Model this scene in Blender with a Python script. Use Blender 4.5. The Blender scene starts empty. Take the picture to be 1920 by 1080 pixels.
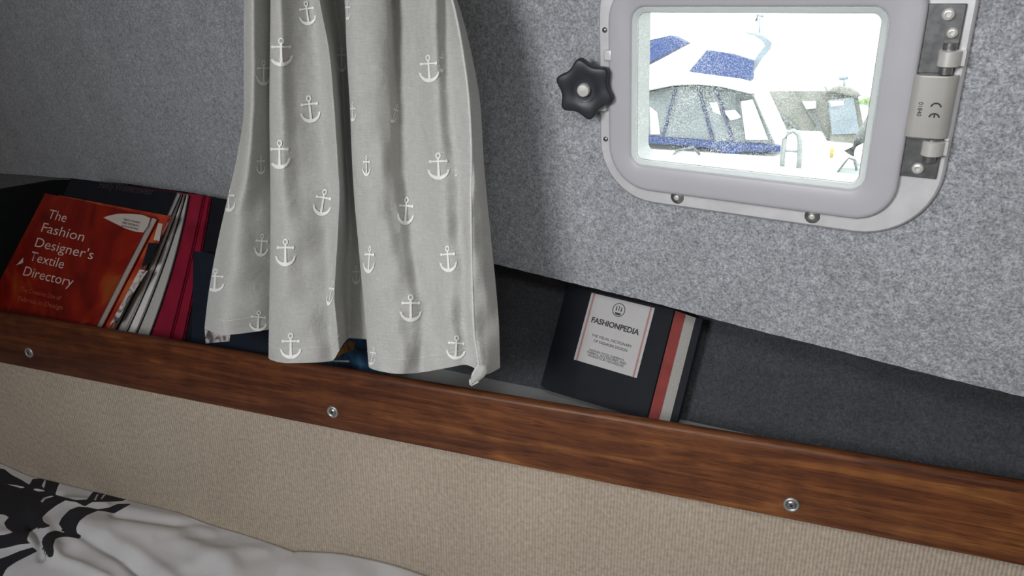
import bpy, bmesh, math, random
import numpy as np
from mathutils import Vector, Matrix
random.seed(4); rng = np.random.default_rng(7)
sc = bpy.context.scene; COL = sc.collection
# ------------------------------------------------------------------ camera
ZC = 1.05                                   # eye height over the cabin sole
F = 1400.0                                  # focal length in pixels of the 1920x1080 frame
PITCH = math.atan(445/1400); YAW = math.radians(20.64)
CAM = np.array([0, 0, ZC])
rt = np.array([math.cos(YAW), math.sin(YAW), 0]); hf = np.array([-math.sin(YAW), math.cos(YAW), 0]); zz = np.array([0, 0, 1.0])
fw = hf*math.cos(PITCH) - zz*math.sin(PITCH); up = hf*math.sin(PITCH) + zz*math.cos(PITCH)
cd = bpy.data.cameras.new('camera'); cam = bpy.data.objects.new('camera', cd); COL.objects.link(cam)
cam.matrix_world = Matrix(((rt[0], up[0], -fw[0], 0), (rt[1], up[1], -fw[1], 0), (rt[2], up[2], -fw[2], ZC), (0, 0, 0, 1)))
cd.sensor_width = 36; cd.lens = F/1920*36; cd.clip_start = .01; cd.clip_end = 300
sc.camera = cam
# ------------------------------------------------------------------ light
sc.view_settings.view_transform = 'Standard'; sc.view_settings.look = 'None'; sc.view_settings.gamma = 1
sc.view_settings.use_curve_mapping = False; sc.view_settings.exposure = 0.0
w = bpy.data.worlds.new('overcast'); sc.world = w; w.use_nodes = True
w.node_tree.nodes['Background'].inputs[0].default_value = (.93, .97, 1, 1)
w.node_tree.nodes['Background'].inputs[1].default_value = 4.0
def area(name, loc, to, sx, sy, power, colr):
    l = bpy.data.lights.new(name, 'AREA'); l.shape = 'RECTANGLE'; l.size = sx; l.size_y = sy; l.energy = power; l.color = colr
    o = bpy.data.objects.new(name, l); COL.objects.link(o); o.location = loc
    o.rotation_euler = (Vector(to)-Vector(loc)).to_track_quat('-Z', 'Y').to_euler(); return o
def spot(name, loc, to, r, power, colr, cone):
    l = bpy.data.lights.new(name, 'SPOT'); l.shadow_soft_size = r; l.energy = power; l.color = colr; l.spot_size = math.radians(cone); l.spot_blend = 1
    o = bpy.data.objects.new(name, l); COL.objects.link(o); o.location = loc; o.rotation_euler = (Vector(to)-Vector(loc)).to_track_quat('-Z', 'Y').to_euler(); return o
area('forward_hatch_daylight', (-.56, -.42, ZC+.15), (.0, .7, ZC-.16), .35, .35, 12.6, (.97, .98, 1))
spot('added_fill_spot', (-.02, .05, ZC+.20), (.06, .84, ZC-.42), .09, 8.5, (.97, .98, 1), 88)  # unseen fill spot, added to brighten the lower lining and shelf
area('companionway_daylight', (.1, -1.2, ZC+.1), (.0, .8, ZC-.3), .6, .6, 2.0, (1, .98, .95))
# ------------------------------------------------------------------ geometry helpers
def ray(px, py):
    px = np.asarray(px, float); py = np.asarray(py, float)
    a = (px-960)/F; b = (540-py)/F
    return a[..., None]*rt + b[..., None]*up + fw
def onplane(px, py, P0, n):
    r = ray(px, py); n = np.asarray(n, float)
    k = ((np.asarray(P0, float)-CAM) @ n)/(r @ n)
    return CAM + r*np.asarray(k)[..., None]
def ony(px, py, y): return onplane(px, py, (0, y, 0), (0, 1, 0))
def proj(P):
    d = np.asarray(P, float)-CAM; z = d @ fw
    return 960+F*(d @ rt)/z, 540-F*(d @ up)/z
class MB:
    def __init__(s): s.v = []; s.f = []; s.m = []; s.uv = None
    def add(s, vs, fs, m=0):
        b = len(s.v); s.v += [tuple(map(float, q)) for q in vs]; s.f += [tuple(i+b for i in f) for f in fs]; s.m += [m]*len(fs); return s
    def box(s, c, u, v, n, su, sv, sn, m=0):
        c, u, v, n = map(lambda q: np.asarray(q, float), (c, u, v, n))
        vs = [c+u*su/2*a+v*sv/2*b+n*sn/2*d for d in (-1, 1) for b in (-1, 1) for a in (-1, 1)]
        return s.add(vs, [(0, 2, 3, 1), (4, 5, 7, 6), (0, 1, 5, 4), (2, 6, 7, 3), (0, 4, 6, 2), (1, 3, 7, 5)], m)
    def grid(s, P, m=0, flip=False, closed=False):
        P = np.asarray(P); a, b = P.shape[:2]; fs = []
        for i in range(a-1):
            for j in range(b-(0 if closed else 1)):
                k = (j+1) % b
                q = (i*b+j, i*b+k, (i+1)*b+k, (i+1)*b+j); fs.append(q[::-1] if flip else q)
        return s.add(P.reshape(-1, 3), fs, m)
    def prism(s, loop, d, m=0):            # loop of 3-D points, extruded by vector d
        n = len(loop); L = [np.asarray(q, float) for q in loop]; d = np.asarray(d, float)
        return s.add(L+[q+d for q in L], [tuple(range(n)), tuple(range(2*n-1, n-1, -1))]+[(i, i+n, (i+1) % n+n, (i+1) % n) for i in range(n)], m)
    def lathe(s, c, ax, prof, seg=28, m=0, fx=None):   # prof: (radius, height along ax)
        ax = np.asarray(ax, float); ax = ax/np.linalg.norm(ax); t = np.array([0, 0, 1.]) if abs(ax[2]) < .8 else np.array([1., 0, 0])
        e1 = np.cross(ax, t); e1 /= np.linalg.norm(e1); e2 = np.cross(ax, e1)
        rows = [[np.asarray(c)+ax*h+(r*(fx(2*math.pi*k/seg, r) if fx else 1))*(e1*math.cos(2*math.pi*k/seg)+e2*math.sin(2*math.pi*k/seg)) for k in range(seg)] for r, h in prof]
        b = len(s.v); s.grid(np.array(rows), m, closed=True)
        s.f += [tuple(b+k for k in range(seg))[::-1], tuple(b+(len(prof)-1)*seg+k for k in range(seg))]; s.m += [m, m]; return s
    def tube(s, pts, r, seg=10, m=0):
        pts = [np.asarray(p, float) for p in pts]; rows = []
        for i, p in enumerate(pts):
            t = pts[min(i+1, len(pts)-1)]-pts[max(i-1, 0)]; t /= np.linalg.norm(t)
            a = np.array([0, 0, 1.]) if abs(t[2]) < .9 else np.array([1., 0, 0])
            e1 = np.cross(t, a); e1 /= np.linalg.norm(e1); e2 = np.cross(t, e1)
            rows.append([p+r*(e1*math.cos(2*math.pi*k/seg)+e2*math.sin(2*math.pi*k/seg)) for k in range(seg)])
        b = len(s.v); s.grid(np.array(rows), m, closed=True)
        s.f += [tuple(b+k for k in range(seg))[::-1], tuple(b+(len(pts)-1)*seg+k for k in range(seg))]; s.m += [m, m]; return s
    def build(s, name, mats, parent=None, smooth=False, bevel=0, fixn=True, keep=None):
        mats = mats if isinstance(mats, (list, tuple)) else [mats]
        off = np.zeros(3)
        q = parent
        while q is not None: off += np.array(q.location); q = q.parent
        me = bpy.data.meshes.new(name)
        me.from_pydata([tuple(np.array(v)-off) for v in s.v], [], s.f)
        for mt in mats: me.materials.append(mt)
        me.polygons.foreach_set('material_index', s.m)
        if fixn:
            bm = bmesh.new(); bm.from_mesh(me); bmesh.ops.recalc_face_normals(bm, faces=bm.faces); bm.to_mesh(me); bm.free()
        if smooth: me.polygons.foreach_set('use_smooth', [True]*len(me.polygons))
        o = bpy.data.objects.new(name, me); COL.objects.link(o)
        if parent is not None: o.parent = parent
        if bevel:
            md = o.modifiers.new('bevel', 'BEVEL'); md.width = bevel; md.segments = 3; md.limit_method = 'ANGLE'; md.angle_limit = math.radians(40)
            if not smooth:
                me.polygons.foreach_set('use_smooth', [True]*len(me.polygons)); me.set_sharp_from_angle(angle=math.radians(40))
        return o
def tag(o, label, cat, group=None, kind=None):
    o['label'] = label; o['category'] = cat
    if group: o['group'] = group
    if kind: o['kind'] = kind
    return o
def empty(name, loc, label, cat, group=None, kind=None):
    o = bpy.data.objects.new(name, None); o.empty_display_size = .05; COL.objects.link(o); o.location = tuple(map(float, loc))
    return tag(o, label, cat, group, kind)
# ------------------------------------------------------------------ materials
class NT:
    def __init__(s, name):
        s.mat = bpy.data.materials.new(name); s.mat.use_nodes = True; s.t = s.mat.node_tree; s.t.nodes.clear()
        s.out = s.t.nodes.new('ShaderNodeOutputMaterial'); s.b = s.n('ShaderNodeBsdfPrincipled'); s.l(s.b, 0, s.out, 0)
    def n(s, typ, **kw):
        x = s.t.nodes.new(typ)
        for k, v in kw.items(): setattr(x, k, v)
        return x
    def l(s, a, ao, b, bi): s.t.links.new(a.outputs[ao], b.inputs[bi])
    def coord(s, scale=(1, 1, 1), which='Object'):
        c = s.n('ShaderNodeTexCoord'); m = s.n('ShaderNodeMapping'); m.inputs['Scale'].default_value = scale; s.l(c, which, m, 0); return m
    def noise(s, co, scale, detail=2, rough=.5, dist=0):
        x = s.n('ShaderNodeTexNoise'); x.inputs['Scale'].default_value = scale; x.inputs['Detail'].default_value = detail
        x.inputs['Roughness'].default_value = rough; x.inputs['Distortion'].default_value = dist; s.l(co, 0, x, 'Vector'); return x
    def ramp(s, src, so, stops):
        r = s.n('ShaderNodeValToRGB'); e = r.color_ramp.elements
        while len(e) < len(stops): e.new(.5)
        for q, (p, c) in zip(e, stops): q.position = p; q.color = (*c, 1)
        s.l(src, so, r, 0); return r
    def mul(s, a, ao, b, bo, fac=1, typ='MULTIPLY'):
        m = s.n('ShaderNodeMix', data_type='RGBA', blend_type=typ); m.inputs[0].default_value = fac
        s.t.links.new(a.outputs[ao], m.inputs[6]); s.t.links.new(b.outputs[bo], m.inputs[7]); return m
    def bump(s, src, so, strength, dist):
        b = s.n('ShaderNodeBump'); b.inputs['Strength'].default_value = strength; b.inputs['Distance'].default_value = dist
        s.l(src, so, b, 'Height'); s.l(b, 0, s.b, 'Normal'); return b
    def set(s, **kw):
        for k, v in kw.items(): s.b.inputs[k].default_value = v
        return s
def plain(name, c, rough=.5, metal=0, var=.12, scale=60, coat=0, bump=0, spec=.5):
    t = NT(name); co = t.coord(); nz = t.noise(co, scale, 3)
    r = t.ramp(nz, 0, [(.25, tuple(x*(1-var) for x in c)), (.75, tuple(min(1, x*(1+var)) for x in c))]); t.l(r, 0, t.b, 'Base Color')
    t.set(Roughness=rough, Metallic=metal); t.b.inputs['Specular IOR Level'].default_value = spec
    if coat: t.b.inputs['Coat Weight'].default_value = coat
    if bump: t.bump(nz, 0, bump, .001)
    return t.mat
def felt(name, lo, hi, cloud=.25):
    t = NT(name); co = t.coord()
    a = t.noise(co, 150, 4, .7, .6); b = t.noise(co, 400, 3, .65, .5); c = t.noise(co, 14, 2, .5)
    r1 = t.ramp(a, 0, [(.34, lo), (.66, hi)]); r2 = t.ramp(b, 0, [(.34, (.50, .50, .52)), (.66, (1.40, 1.40, 1.40))])
    m = t.mul(r1, 0, r2, 0, .9); r3 = t.ramp(c, 0, [(.3, (1-cloud,)*3), (.7, (1, 1, 1))]); m2 = t.mul(m, 2, r3, 0)
    t.l(m2, 2, t.b, 'Base Color'); t.set(Roughness=.95); t.b.inputs['Sheen Weight'].default_value = .25; t.b.inputs['Sheen Roughness'].default_value = .6
    ad = t.n('ShaderNodeMath', operation='ADD'); t.l(a, 0, ad, 0); t.l(b, 0, ad, 1); t.bump(ad, 0, .65, .0025)
    return t.mat
M = {}
M['felt'] = felt('grey_felt', (.28, .295, .315), (.50, .52, .55), .14)
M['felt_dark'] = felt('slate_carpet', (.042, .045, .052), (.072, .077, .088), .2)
def teak():
    t = NT('varnished_teak'); co = t.coord((1.0, 14, 14))
    g = t.noise(co, 5.5, 5, .62, .9); co2 = t.coord((9, 150, 150)); p = t.noise(co2, 3.2, 2, .5)
    r = t.ramp(g, 0, [(.28, (.042, .0115, .0045)), (.48, (.095, .029, .0105)), (.62, (.145, .050, .016)), (.78, (.24, .10, .028))])
    pr = t.ramp(p, 0, [(.32, (.45, .38, .34)), (.46, (1, 1, 1))]); m = t.mul(r, 0, pr, 0, .75)
    co3 = t.coord(); k = t.noise(co3, 30, 2); kr = t.ramp(k, 0, [(.3, (.75, .72, .7)), (.7, (1.1, 1.08, 1.05))]); m2 = t.mul(m, 2, kr, 0)
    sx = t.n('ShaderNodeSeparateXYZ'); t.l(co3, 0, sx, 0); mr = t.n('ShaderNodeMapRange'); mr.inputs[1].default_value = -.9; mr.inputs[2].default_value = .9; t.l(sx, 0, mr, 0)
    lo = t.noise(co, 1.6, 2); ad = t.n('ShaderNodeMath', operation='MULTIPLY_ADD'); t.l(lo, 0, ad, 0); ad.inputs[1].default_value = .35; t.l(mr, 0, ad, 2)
    tone = t.ramp(ad, 0, [(.2, (.55, .42, .40)), (.55, (.95, .85, .80)), (.9, (1.45, 1.55, 1.45))])      # redder wood left, orange-brown right, with some of the left end's shade put in
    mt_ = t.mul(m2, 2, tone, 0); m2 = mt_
    t.l(m2, 2, t.b, 'Base Color'); t.set(Roughness=.48); t.b.inputs['Specular IOR Level'].default_value = .28; t.b.inputs['Coat Weight'].default_value = .12; t.b.inputs['Coat Roughness'].default_value = .3
    t.bump(p, 0, .12, .0006); return t.mat
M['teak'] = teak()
def ribbed():
    t = NT('beige_ribbed_carpet'); co = t.coord(); a = t.noise(co, 170, 3, .6); c = t.noise(co, 6, 2)
    wv = t.n('ShaderNodeTexWave', wave_type='BANDS', bands_direction='X'); wv.inputs['Scale'].default_value = 75; wv.inputs['Distortion'].default_value = .8
    wv.inputs['Detail'].default_value = 1; wv.inputs['Detail Scale'].default_value = 2; t.l(co, 0, wv, 0)
    r = t.ramp(a, 0, [(.3, (.40, .335, .26)), (.7, (.58, .495, .40))]); wr = t.ramp(wv, 1, [(0, (.86, .85, .84)), (1, (1.05, 1.05, 1.05))]); m = t.mul(r, 0, wr, 0)
    cr = t.ramp(c, 0, [(.3, (.88, .88, .87)), (.7, (1, 1, 1))]); m2 = t.mul(m, 2, cr, 0); t.l(m2, 2, t.b, 'Base Color'); t.set(Roughness=.95)
    ad = t.n('ShaderNodeMath', operation='ADD'); t.l(a, 0, ad, 0); t.l(wv, 1, ad, 1); t.bump(ad, 0, .4, .0015); return t.mat
M['beige'] = ribbed()
def linen():
    t = NT('grey_linen'); co = t.coord((1, 1, 1)); co2 = t.coord((60, 60, 900)); s = t.noise(co2, 1.6, 3, .6); co3 = t.coord((900, 900, 50)); s2 = t.noise(co3, 1.2, 2, .5)
    a = t.noise(co, 28, 4, .6, .8)
    r = t.ramp(s, 0, [(.3, (.56, .56, .53)), (.7, (.67, .67, .635))]); r2 = t.ramp(s2, 0, [(.3, (.93, .93, .93)), (.7, (1.04, 1.04, 1.04))]); m = t.mul(r, 0, r2, 0)
    t.l(m, 2, t.b, 'Base Color'); t.set(Roughness=.9); t.b.inputs['Sheen Weight'].default_value = .15
    ad = t.n('ShaderNodeMath', operation='MULTIPLY_ADD'); t.l(a, 0, ad, 0); ad.inputs[1].default_value = 3.0; t.l(s, 0, ad, 2); t.bump(ad, 0, .5, .0034)
    tr = t.n('ShaderNodeBsdfTranslucent'); t.l(m, 2, tr, 0); mx = t.n('ShaderNodeMixShader'); mx.inputs[0].default_value = .16
    t.l(t.b, 0, mx, 1); t.l(tr, 0, mx, 2); t.l(mx, 0, t.out, 0); return t.mat
M['linen'] = linen()
M['anchor'] = plain('white_print', (.88, .88, .85), .85, var=.12, scale=900)
M['stitch'] = plain('pale_stitching', (.60, .60, .57), .9, scale=400)
M['sash'] = plain('grey_painted_sash', (.47, .465, .49), .38, var=.03, scale=20)
M['flange'] = plain('worn_aluminium', (.70, .70, .71), .38, metal=.3, var=.10, scale=45, bump=.05)
M['seal'] = plain('white_seal', (.80, .81, .80), .5, var=.03)
M['chrome'] = plain('polished_steel', (.78, .78, .80), .18, metal=1, var=.05)
M['satin'] = plain('satin_steel', (.66, .65, .62), .38, metal=.35, var=.05, scale=200)
M['leaf_steel'] = plain('shadowy_worn_steel', (.15, .155, .155), .4, metal=.5, var=.35, scale=120)
M['steel_dull'] = plain('dull_steel', (.42, .42, .40), .42, metal=.8, var=.15, scale=300)
M['steel_dark'] = plain('tarnished_steel', (.33, .33, .33), .35, metal=.9, var=.3, scale=300)
M['knob'] = plain('black_plastic', (.022, .024, .032), .42, var=.1)
M['ink'] = plain('dark_ink', (.035, .035, .04), .7)
M['plate'] = plain('satin_plate', (.50, .49, .46), .4, metal=.35, var=.05, scale=30)
M['paper'] = plain('page_edges', (.62, .60, .56), .85, var=.16, scale=700)
M['paper_grey'] = plain('grey_page_edges', (.46, .45, .42), .85, var=.2, scale=600)
M['paper_white'] = plain('white_paper_cover', (.74, .73, .70), .8, var=.08, scale=80)
M['black_cover'] = plain('black_cover', (.010, .011, .016), .6, spec=.18)
M['navy_cover'] = plain('dark_navy_cover', (.010, .014, .024), .55, spec=.2)
M['red_cover'] = plain('crimson_gloss_cover', (.24, .010, .030), .35, var=.25, scale=25)
M['red_end'] = plain('red_endpaper', (.42, .085, .075), .7, var=.15)
M['label'] = plain('grey_white_label', (.50, .49, .485), .7, var=.03)
M['pink'] = plain('dull_pink_line', (.40, .21, .20), .7)
M['white_text'] = plain('pale_lettering', (.60, .46, .42), .6, var=.05)
M['orange_text'] = plain('orange_lettering', (.36, .09, .035), .6, var=.05)
M['darkred_text'] = plain('dull_red_lettering', (.055, .035, .04), .6)
M['sticker'] = plain('cream_sticker', (.50, .44, .39), .6, var=.04)
M['floor_grp'] = plain('grey_white_fibreglass', (.42, .43, .42), .4, var=.08, scale=20)
M['shade_board'] = plain('black_shade_board', (.010, .011, .011), .85, spec=.1)
M['ceil'] = plain('off_white_headliner', (.55, .54, .52), .9)
M['dim_wall'] = plain('cabin_panelling', (.30, .26, .22), .8)
M['sole'] = plain('cabin_sole', (.20, .12, .07), .6)
def seal_mat():
    t = NT('translucent_white_seal'); t.set(Roughness=.4); t.b.inputs['Base Color'].default_value = (.86, .87, .86, 1)
    tr = t.n('ShaderNodeBsdfTranslucent'); tr.inputs[0].default_value = (.92, .94, .93, 1); mx = t.n('ShaderNodeMixShader'); mx.inputs[0].default_value = .78
    t.l(t.b, 0, mx, 1); t.l(tr, 0, mx, 2); t.l(mx, 0, t.out, 0); return t.mat
M['seal_lit'] = seal_mat(); M['spigot'] = plain('white_spigot', (.86, .88, .86), .4, var=.04, scale=40)
def art(name, stops, scale, dist=2.5):
    t = NT(name); co = t.coord(); a = t.noise(co, scale, 2, .45, dist); r = t.ramp(a, 0, stops); t.l(r, 0, t.b, 'Base Color'); t.set(Roughness=.4); t.b.inputs['Specular IOR Level'].default_value = .3; return t.mat
M['tfd'] = art('red_orange_cover', [(.25, (.085, .004, .003)), (.42, (.17, .007, .0035)), (.58, (.22, .011, .004)), (.7, (.27, .042, .008)), (.82, (.22, .07, .02))], 7)
M['tfd_b'] = art('orange_red_cover', [(.3, (.25, .02, .015)), (.5, (.42, .05, .02)), (.7, (.5, .14, .05))], 9)
M['blue_art'] = art('blue_photo_cover', [(.3, (.015, .03, .06)), (.5, (.03, .10, .20)), (.62, (.06, .17, .27)), (.75, (.5, .22, .10))], 14)
M['white_pic'] = art('pale_picture', [(.35, (.10, .09, .10)), (.5, (.5, .45, .42)), (.7, (.7, .66, .62))], 40)
M['orange_pic'] = art('brown_picture', [(.35, (.12, .05, .02)), (.6, (.40, .17, .06))], 40)
def sheet_mat():
    t = NT('white_cotton'); co = t.coord(); a = t.noise(co, 14, 4, .55, .5); b = t.noise(co, 500, 2)
    r = t.ramp(a, 0, [(.3, (.58, .575, .585)), (.7, (.66, .655, .66))]); t.l(r, 0, t.b, 'Base Color'); t.set(Roughness=.9); t.b.inputs['Sheen Weight'].default_value = .1
    t.bump(a, 0, .25, .006); return t.mat
M['sheet'] = sheet_mat()
def duvet_mat():
    t = NT('black_and_white_print_cotton'); co = t.coord(); a = t.noise(co, 14, 4, .55, .5)
    r = t.ramp(a, 0, [(.3, (.58, .575, .585)), (.7, (.66, .655, .66))])
    at = t.n('ShaderNodeAttribute', attribute_name='print'); k = t.ramp(at, 'Fac', [(.49, (1, 1, 1)), (.53, (0, 0, 0))])
    mx = t.n('ShaderNodeMix', data_type='RGBA'); t.l(k, 0, mx, 0); mx.inputs[6].default_value = (.014, .013, .018, 1); t.t.links.new(r.outputs[0], mx.inputs[7])
    t.l(mx, 2, t.b, 'Base Color'); t.set(Roughness=.9); t.bump(a, 0, .25, .006); return t.mat
M['duvet'] = duvet_mat()
def glass():
    t = NT('dusty_pane'); t.t.nodes.remove(t.b)
    tr = t.n('ShaderNodeBsdfTransparent'); tr.inputs[0].default_value = (.97, .985, .98, 1); gl = t.n('ShaderNodeBsdfGlossy'); gl.inputs['Roughness'].default_value = .03
    fr = t.n('ShaderNodeFresnel'); fr.inputs[0].default_value = 1.45; m1 = t.n('ShaderNodeMixShader'); t.l(fr, 0, m1, 0); t.l(tr, 0, m1, 1); t.l(gl, 0, m1, 2)
    co = t.coord(); nz = t.noise(co, 800, 1); r = t.ramp(nz, 0, [(.50, (0, 0, 0)), (.66, (.50, .50, .50))]); nl = t.noise(co, 25, 2); r2 = t.ramp(nl, 0, [(.4, (.3, .3, .3)), (.65, (1, 1, 1))]); mm = t.mul(r, 0, r2, 0)
    df = t.n('ShaderNodeBsdfTranslucent'); df.inputs[0].default_value = (.85, .87, .85, 1); m2 = t.n('ShaderNodeMixShader'); t.l(mm, 2, m2, 0); t.l(m1, 0, m2, 1); t.l(df, 0, m2, 2); t.l(m2, 0, t.out, 0)
    return t.mat
M['glass'] = glass()
M['gelcoat'] = plain('white_gelcoat', (.78, .79, .78), .35, var=.03, scale=3)
M['canvas_blue'] = plain('blue_canvas', (.035, .06, .17), .8, var=.25, scale=30)
M['tint'] = plain('grey_green_tinted_glass', (.22, .25, .25), .12, var=.35, scale=3)
M['tint_pale'] = plain('pale_tinted_glass', (.26, .31, .34), .12, var=.2, scale=3)
M['beige_boat'] = plain('faded_beige_superstructure', (.21, .21, .18), .6, var=.25, scale=5)
M['grey_trim'] = plain('grey_trim', (.16, .17, .16), .6, var=.2)
M['navy_post'] = plain('navy_window_post', (.05, .06, .13), .6)
M['leaf'] = plain('green_foliage', (.20, .30, .10), .9, var=.5, scale=8)
M['trunk'] = plain('bark', (.12, .09, .06), .9)
M['rail_grey'] = plain('dull_white_rail', (.30, .32, .31), .5, metal=.2)
M['buoy'] = plain('yellow_plastic', (.5, .36, .08), .6)
def water():
    t = NT('grey_green_water'); co = t.coord(); a = t.noise(co, 3, 4); t.set(Roughness=.12); t.b.inputs['Base Color'].default_value = (.16, .19, .17, 1); t.bump(a, 0, .4, .05); return t.mat
M['water'] = water()
# ------------------------------------------------------------------ text
def text(s, P, Q, n, mat, parent, name='lettering', lift=.0006, cap=None, weight=0):
    """one line of text whose baseline runs from P to Q on a surface with normal n"""
    P, Q, n = (np.asarray(q, float) for q in (P, Q, n)); n = n/np.linalg.norm(n)
    cu = bpy.data.curves.new(name, 'FONT'); cu.body = s; cu.size = 1; cu.offset = weight; cu.resolution_u = 3
    to = bpy.data.objects.new('tmp_text', cu); COL.objects.link(to)
    me = bpy.data.meshes.new_from_object(to.evaluated_get(bpy.context.evaluated_depsgraph_get()))
    bpy.data.objects.remove(to); bpy.data.curves.remove(cu)
    co = np.zeros(len(me.vertices)*3); me.vertices.foreach_get('co', co); co = co.reshape(-1, 3)
    x0, x1 = co[:, 0].min(), co[:, 0].max(); L = np.linalg.norm(Q-P); k = L/(x1-x0); u = (Q-P)/L; v = np.cross(n, u)
    ky = k if cap is None else cap/.7
    off = np.zeros(3); q = parent
    while q is not None: off += np.array(q.location); q = q.parent
    W = P + (co[:, :1]-x0)*k*u + co[:, 1:2]*ky*v + n*lift - off
    me.vertices.foreach_set('co', W.reshape(-1)); me.update(); me.materials.append(mat)
    o = bpy.data.objects.new(name, me); COL.objects.link(o); o.parent = parent; return o
# ------------------------------------------------------------------ sizes of the place (all heights include the eye height)
Z = lambda z: ZC+z
YR0, YR1 = .797, .812            # front and back of the shelf rail
RT, RB = Z(-.418), Z(-.511)      # top and bottom of it
ZF = Z(-.463)                    # shelf board
XL, XR = -1.95, .62              # ends of the compartment
CEIL = Z(.24)
wu = np.array([.9757, -.2174, -.0286]); wu /= np.linalg.norm(wu); wv = np.array([-.0072, -.1623, .9867]); wv -= wu*(wu @ wv); wv /= np.linalg.norm(wv)
wn = np.cross(wu, wv)            # lining plane: along, up, towards the cabin
E0 = np.array([.2325, .79, Z(-.3201)])
def W3(u, v, d=0): return E0+wu*u+wv*v+wn*d
def uvp(px, py, d=0):
    P = onplane(px, py, E0+wn*d, wn)-E0; return float(P @ wu), float(P @ wv)
def interp(x, xs, ys): return np.interp(x, xs, ys)
def pchip(x, xs, ys):
    xs = np.asarray(xs, float); ys = np.asarray(ys, float); h = np.diff(xs); d = np.diff(ys)/h
    m = np.zeros_like(ys); m[0] = d[0]; m[-1] = d[-1]
    for i in range(1, len(xs)-1):
        m[i] = 0 if d[i-1]*d[i] <= 0 else 2*d[i-1]*d[i]/(d[i-1]+d[i])
    x = np.clip(x, xs[0], xs[-1]); i = np.clip(np.searchsorted(xs, x, 'right')-1, 0, len(h)-1); t = (x-xs[i])/h[i]
    return ys[i]*(2*t**3-3*t**2+1)+h[i]*m[i]*(t**3-2*t**2+t)+ys[i+1]*(-2*t**3+3*t**2)+h[i]*m[i+1]*(t**3-t**2)
# ------------------------------------------------------------------ setting
def upper_lining():
    edge_px = [(0, 325), (100, 332), (200, 341), (300, 353), (420, 373), (600, 412), (935, 497), (1100, 537), (1290, 585), (1500, 640), (1700, 690), (1920, 745)]
    uvs = np.array([uvp(*c, -.014) for c in edge_px]); eu = np.r_[-2.45, uvs[:, 0], .45]; ev = np.r_[uvs[0, 1]-.03, uvs[:, 1], uvs[-1, 1]-.015]
    hu0, hu1, hv0, hv1 = -.44, -.135, .165, .375
    us = sorted(set(list(np.linspace(-2.45, .45, 260))+[hu0, hu1])); vt = .60
    mb = MB(); d0, d1 = -.014, -.026
    jit = lambda u: .0004*math.sin(u*210)+.0004*math.sin(u*533+1)+.0003*math.sin(u*1090)
    def strip(a, b, lo, hi, rows):
        F_ = [[W3(u, lo(u)+(hi-lo(u))*r, d0) for u in (a, b)] for r in rows]; B_ = [[W3(u, lo(u)+(hi-lo(u))*r, d1) for u in (a, b)] for r in rows]
        mb.grid(np.array(F_)); mb.grid(np.array(B_), flip=True)
        mb.add([F_[0][0], F_[0][1], B_[0][1], B_[0][0]], [(0, 1, 2, 3)])
    le = lambda u: float(pchip(np.array([u]), eu, ev)[0])+jit(u)
    for a, b in zip(us[:-1], us[1:]):
        if a >= hu0-1e-9 and b <= hu1+1e-9:
            strip(a, b, le, hv0, (0, .03, .3, .6, 1)); strip(a, b, lambda u: hv1, vt, (0, .5, 1))
        else: strip(a, b, le, vt, (0, .02, .3, .6, 1))
    bm = mb.build('wall_upper', M['felt'], smooth=False)
    me = bm.data; b2 = bmesh.new(); b2.from_mesh(me); bmesh.ops.remove_doubles(b2, verts=b2.verts, dist=1e-6); b2.normal_update(); mid = E0+wn*-.02
    for f in b2.faces:
        c_ = np.array(f.calc_center_median())-mid; side = float(c_ @ wn); nn = float(np.array(f.normal) @ wn)
        if abs(nn) > .5 and side*nn < 0: f.normal_flip()
    b2.to_mesh(me); b2.free()
    tag(bm, 'light grey felt lining of the sloping cabin side around the window', 'wall', kind='structure')
    hw = MB()                                       # outer skin of the coachroof behind the lining, with the window hole
    for a, b, c, d in ((-2.45, hu0, .08, vt), (hu1, .45, .08, vt), (hu0, hu1, .08, hv0), (hu0, hu1, hv1, vt)):
        hw.box(W3((a+b)/2, (c+d)/2, -.036), wu, wv, wn, b-a, d-c, .02)
    tag(hw.build('wall_outer', M['gelcoat']), 'white outer skin behind the felt lining', 'wall', kind='structure')
upper_lining()
xs = np.linspace(XL, XR, 80)
yb = pchip(xs, [XL, -1.3, -.8, -.39, -.3, -.11, .06, XR], [1.20, 1.075, .985, .936, .929, .907, .890, .845])
def panel_y(x): return float((E0+wn*-.026)[1] + (x-(E0+wn*-.026)[0])/wu[0]*wu[1])
mb = MB(); lean = math.tan(math.radians(28))
zs = np.r_[np.linspace(ZF-.01, Z(-.215), 14)]
mb.grid(np.array([[(x, y+(z-ZF)*lean, z) for x, y in zip(xs, yb)] for z in zs]))
mb.grid(np.array([[(x, y+(zs[-1]-ZF)*lean, zs[-1]) for x, y in zip(xs, yb)], [(x, panel_y(x)-.0165, zs[-1]) for x in xs]]))
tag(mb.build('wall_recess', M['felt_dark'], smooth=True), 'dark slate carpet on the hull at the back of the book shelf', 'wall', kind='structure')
mb = MB(); mb.prism([(XL, YR1, ZF-.012), (XR, YR1, ZF-.012), (XR, .90, ZF-.012), (-.3, .97, ZF-.012), (XL, 1.30, ZF-.012)], (0, 0, .012))
tag(mb.build('trim_1', M['floor_grp']), 'pale grey shelf board under the books behind the wooden rail', 'shelf', kind='structure')
mb = MB(); mb.prism([(-1.43, .816, ZF), (-1.43, 1.09, ZF), (-1.43, 1.160, Z(-.262)), (-1.43, 1.10, Z(-.254)), (-1.43, .97, Z(-.254)), (-1.43, .816, Z(-.36))], (.012, 0, 0))  # added near-black board, stands for the deep shade in this corner
tag(mb.build('trim_shade', M['shade_board']), 'added black board for the deep shade at the left end of the book shelf', 'board', kind='structure')
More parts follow.
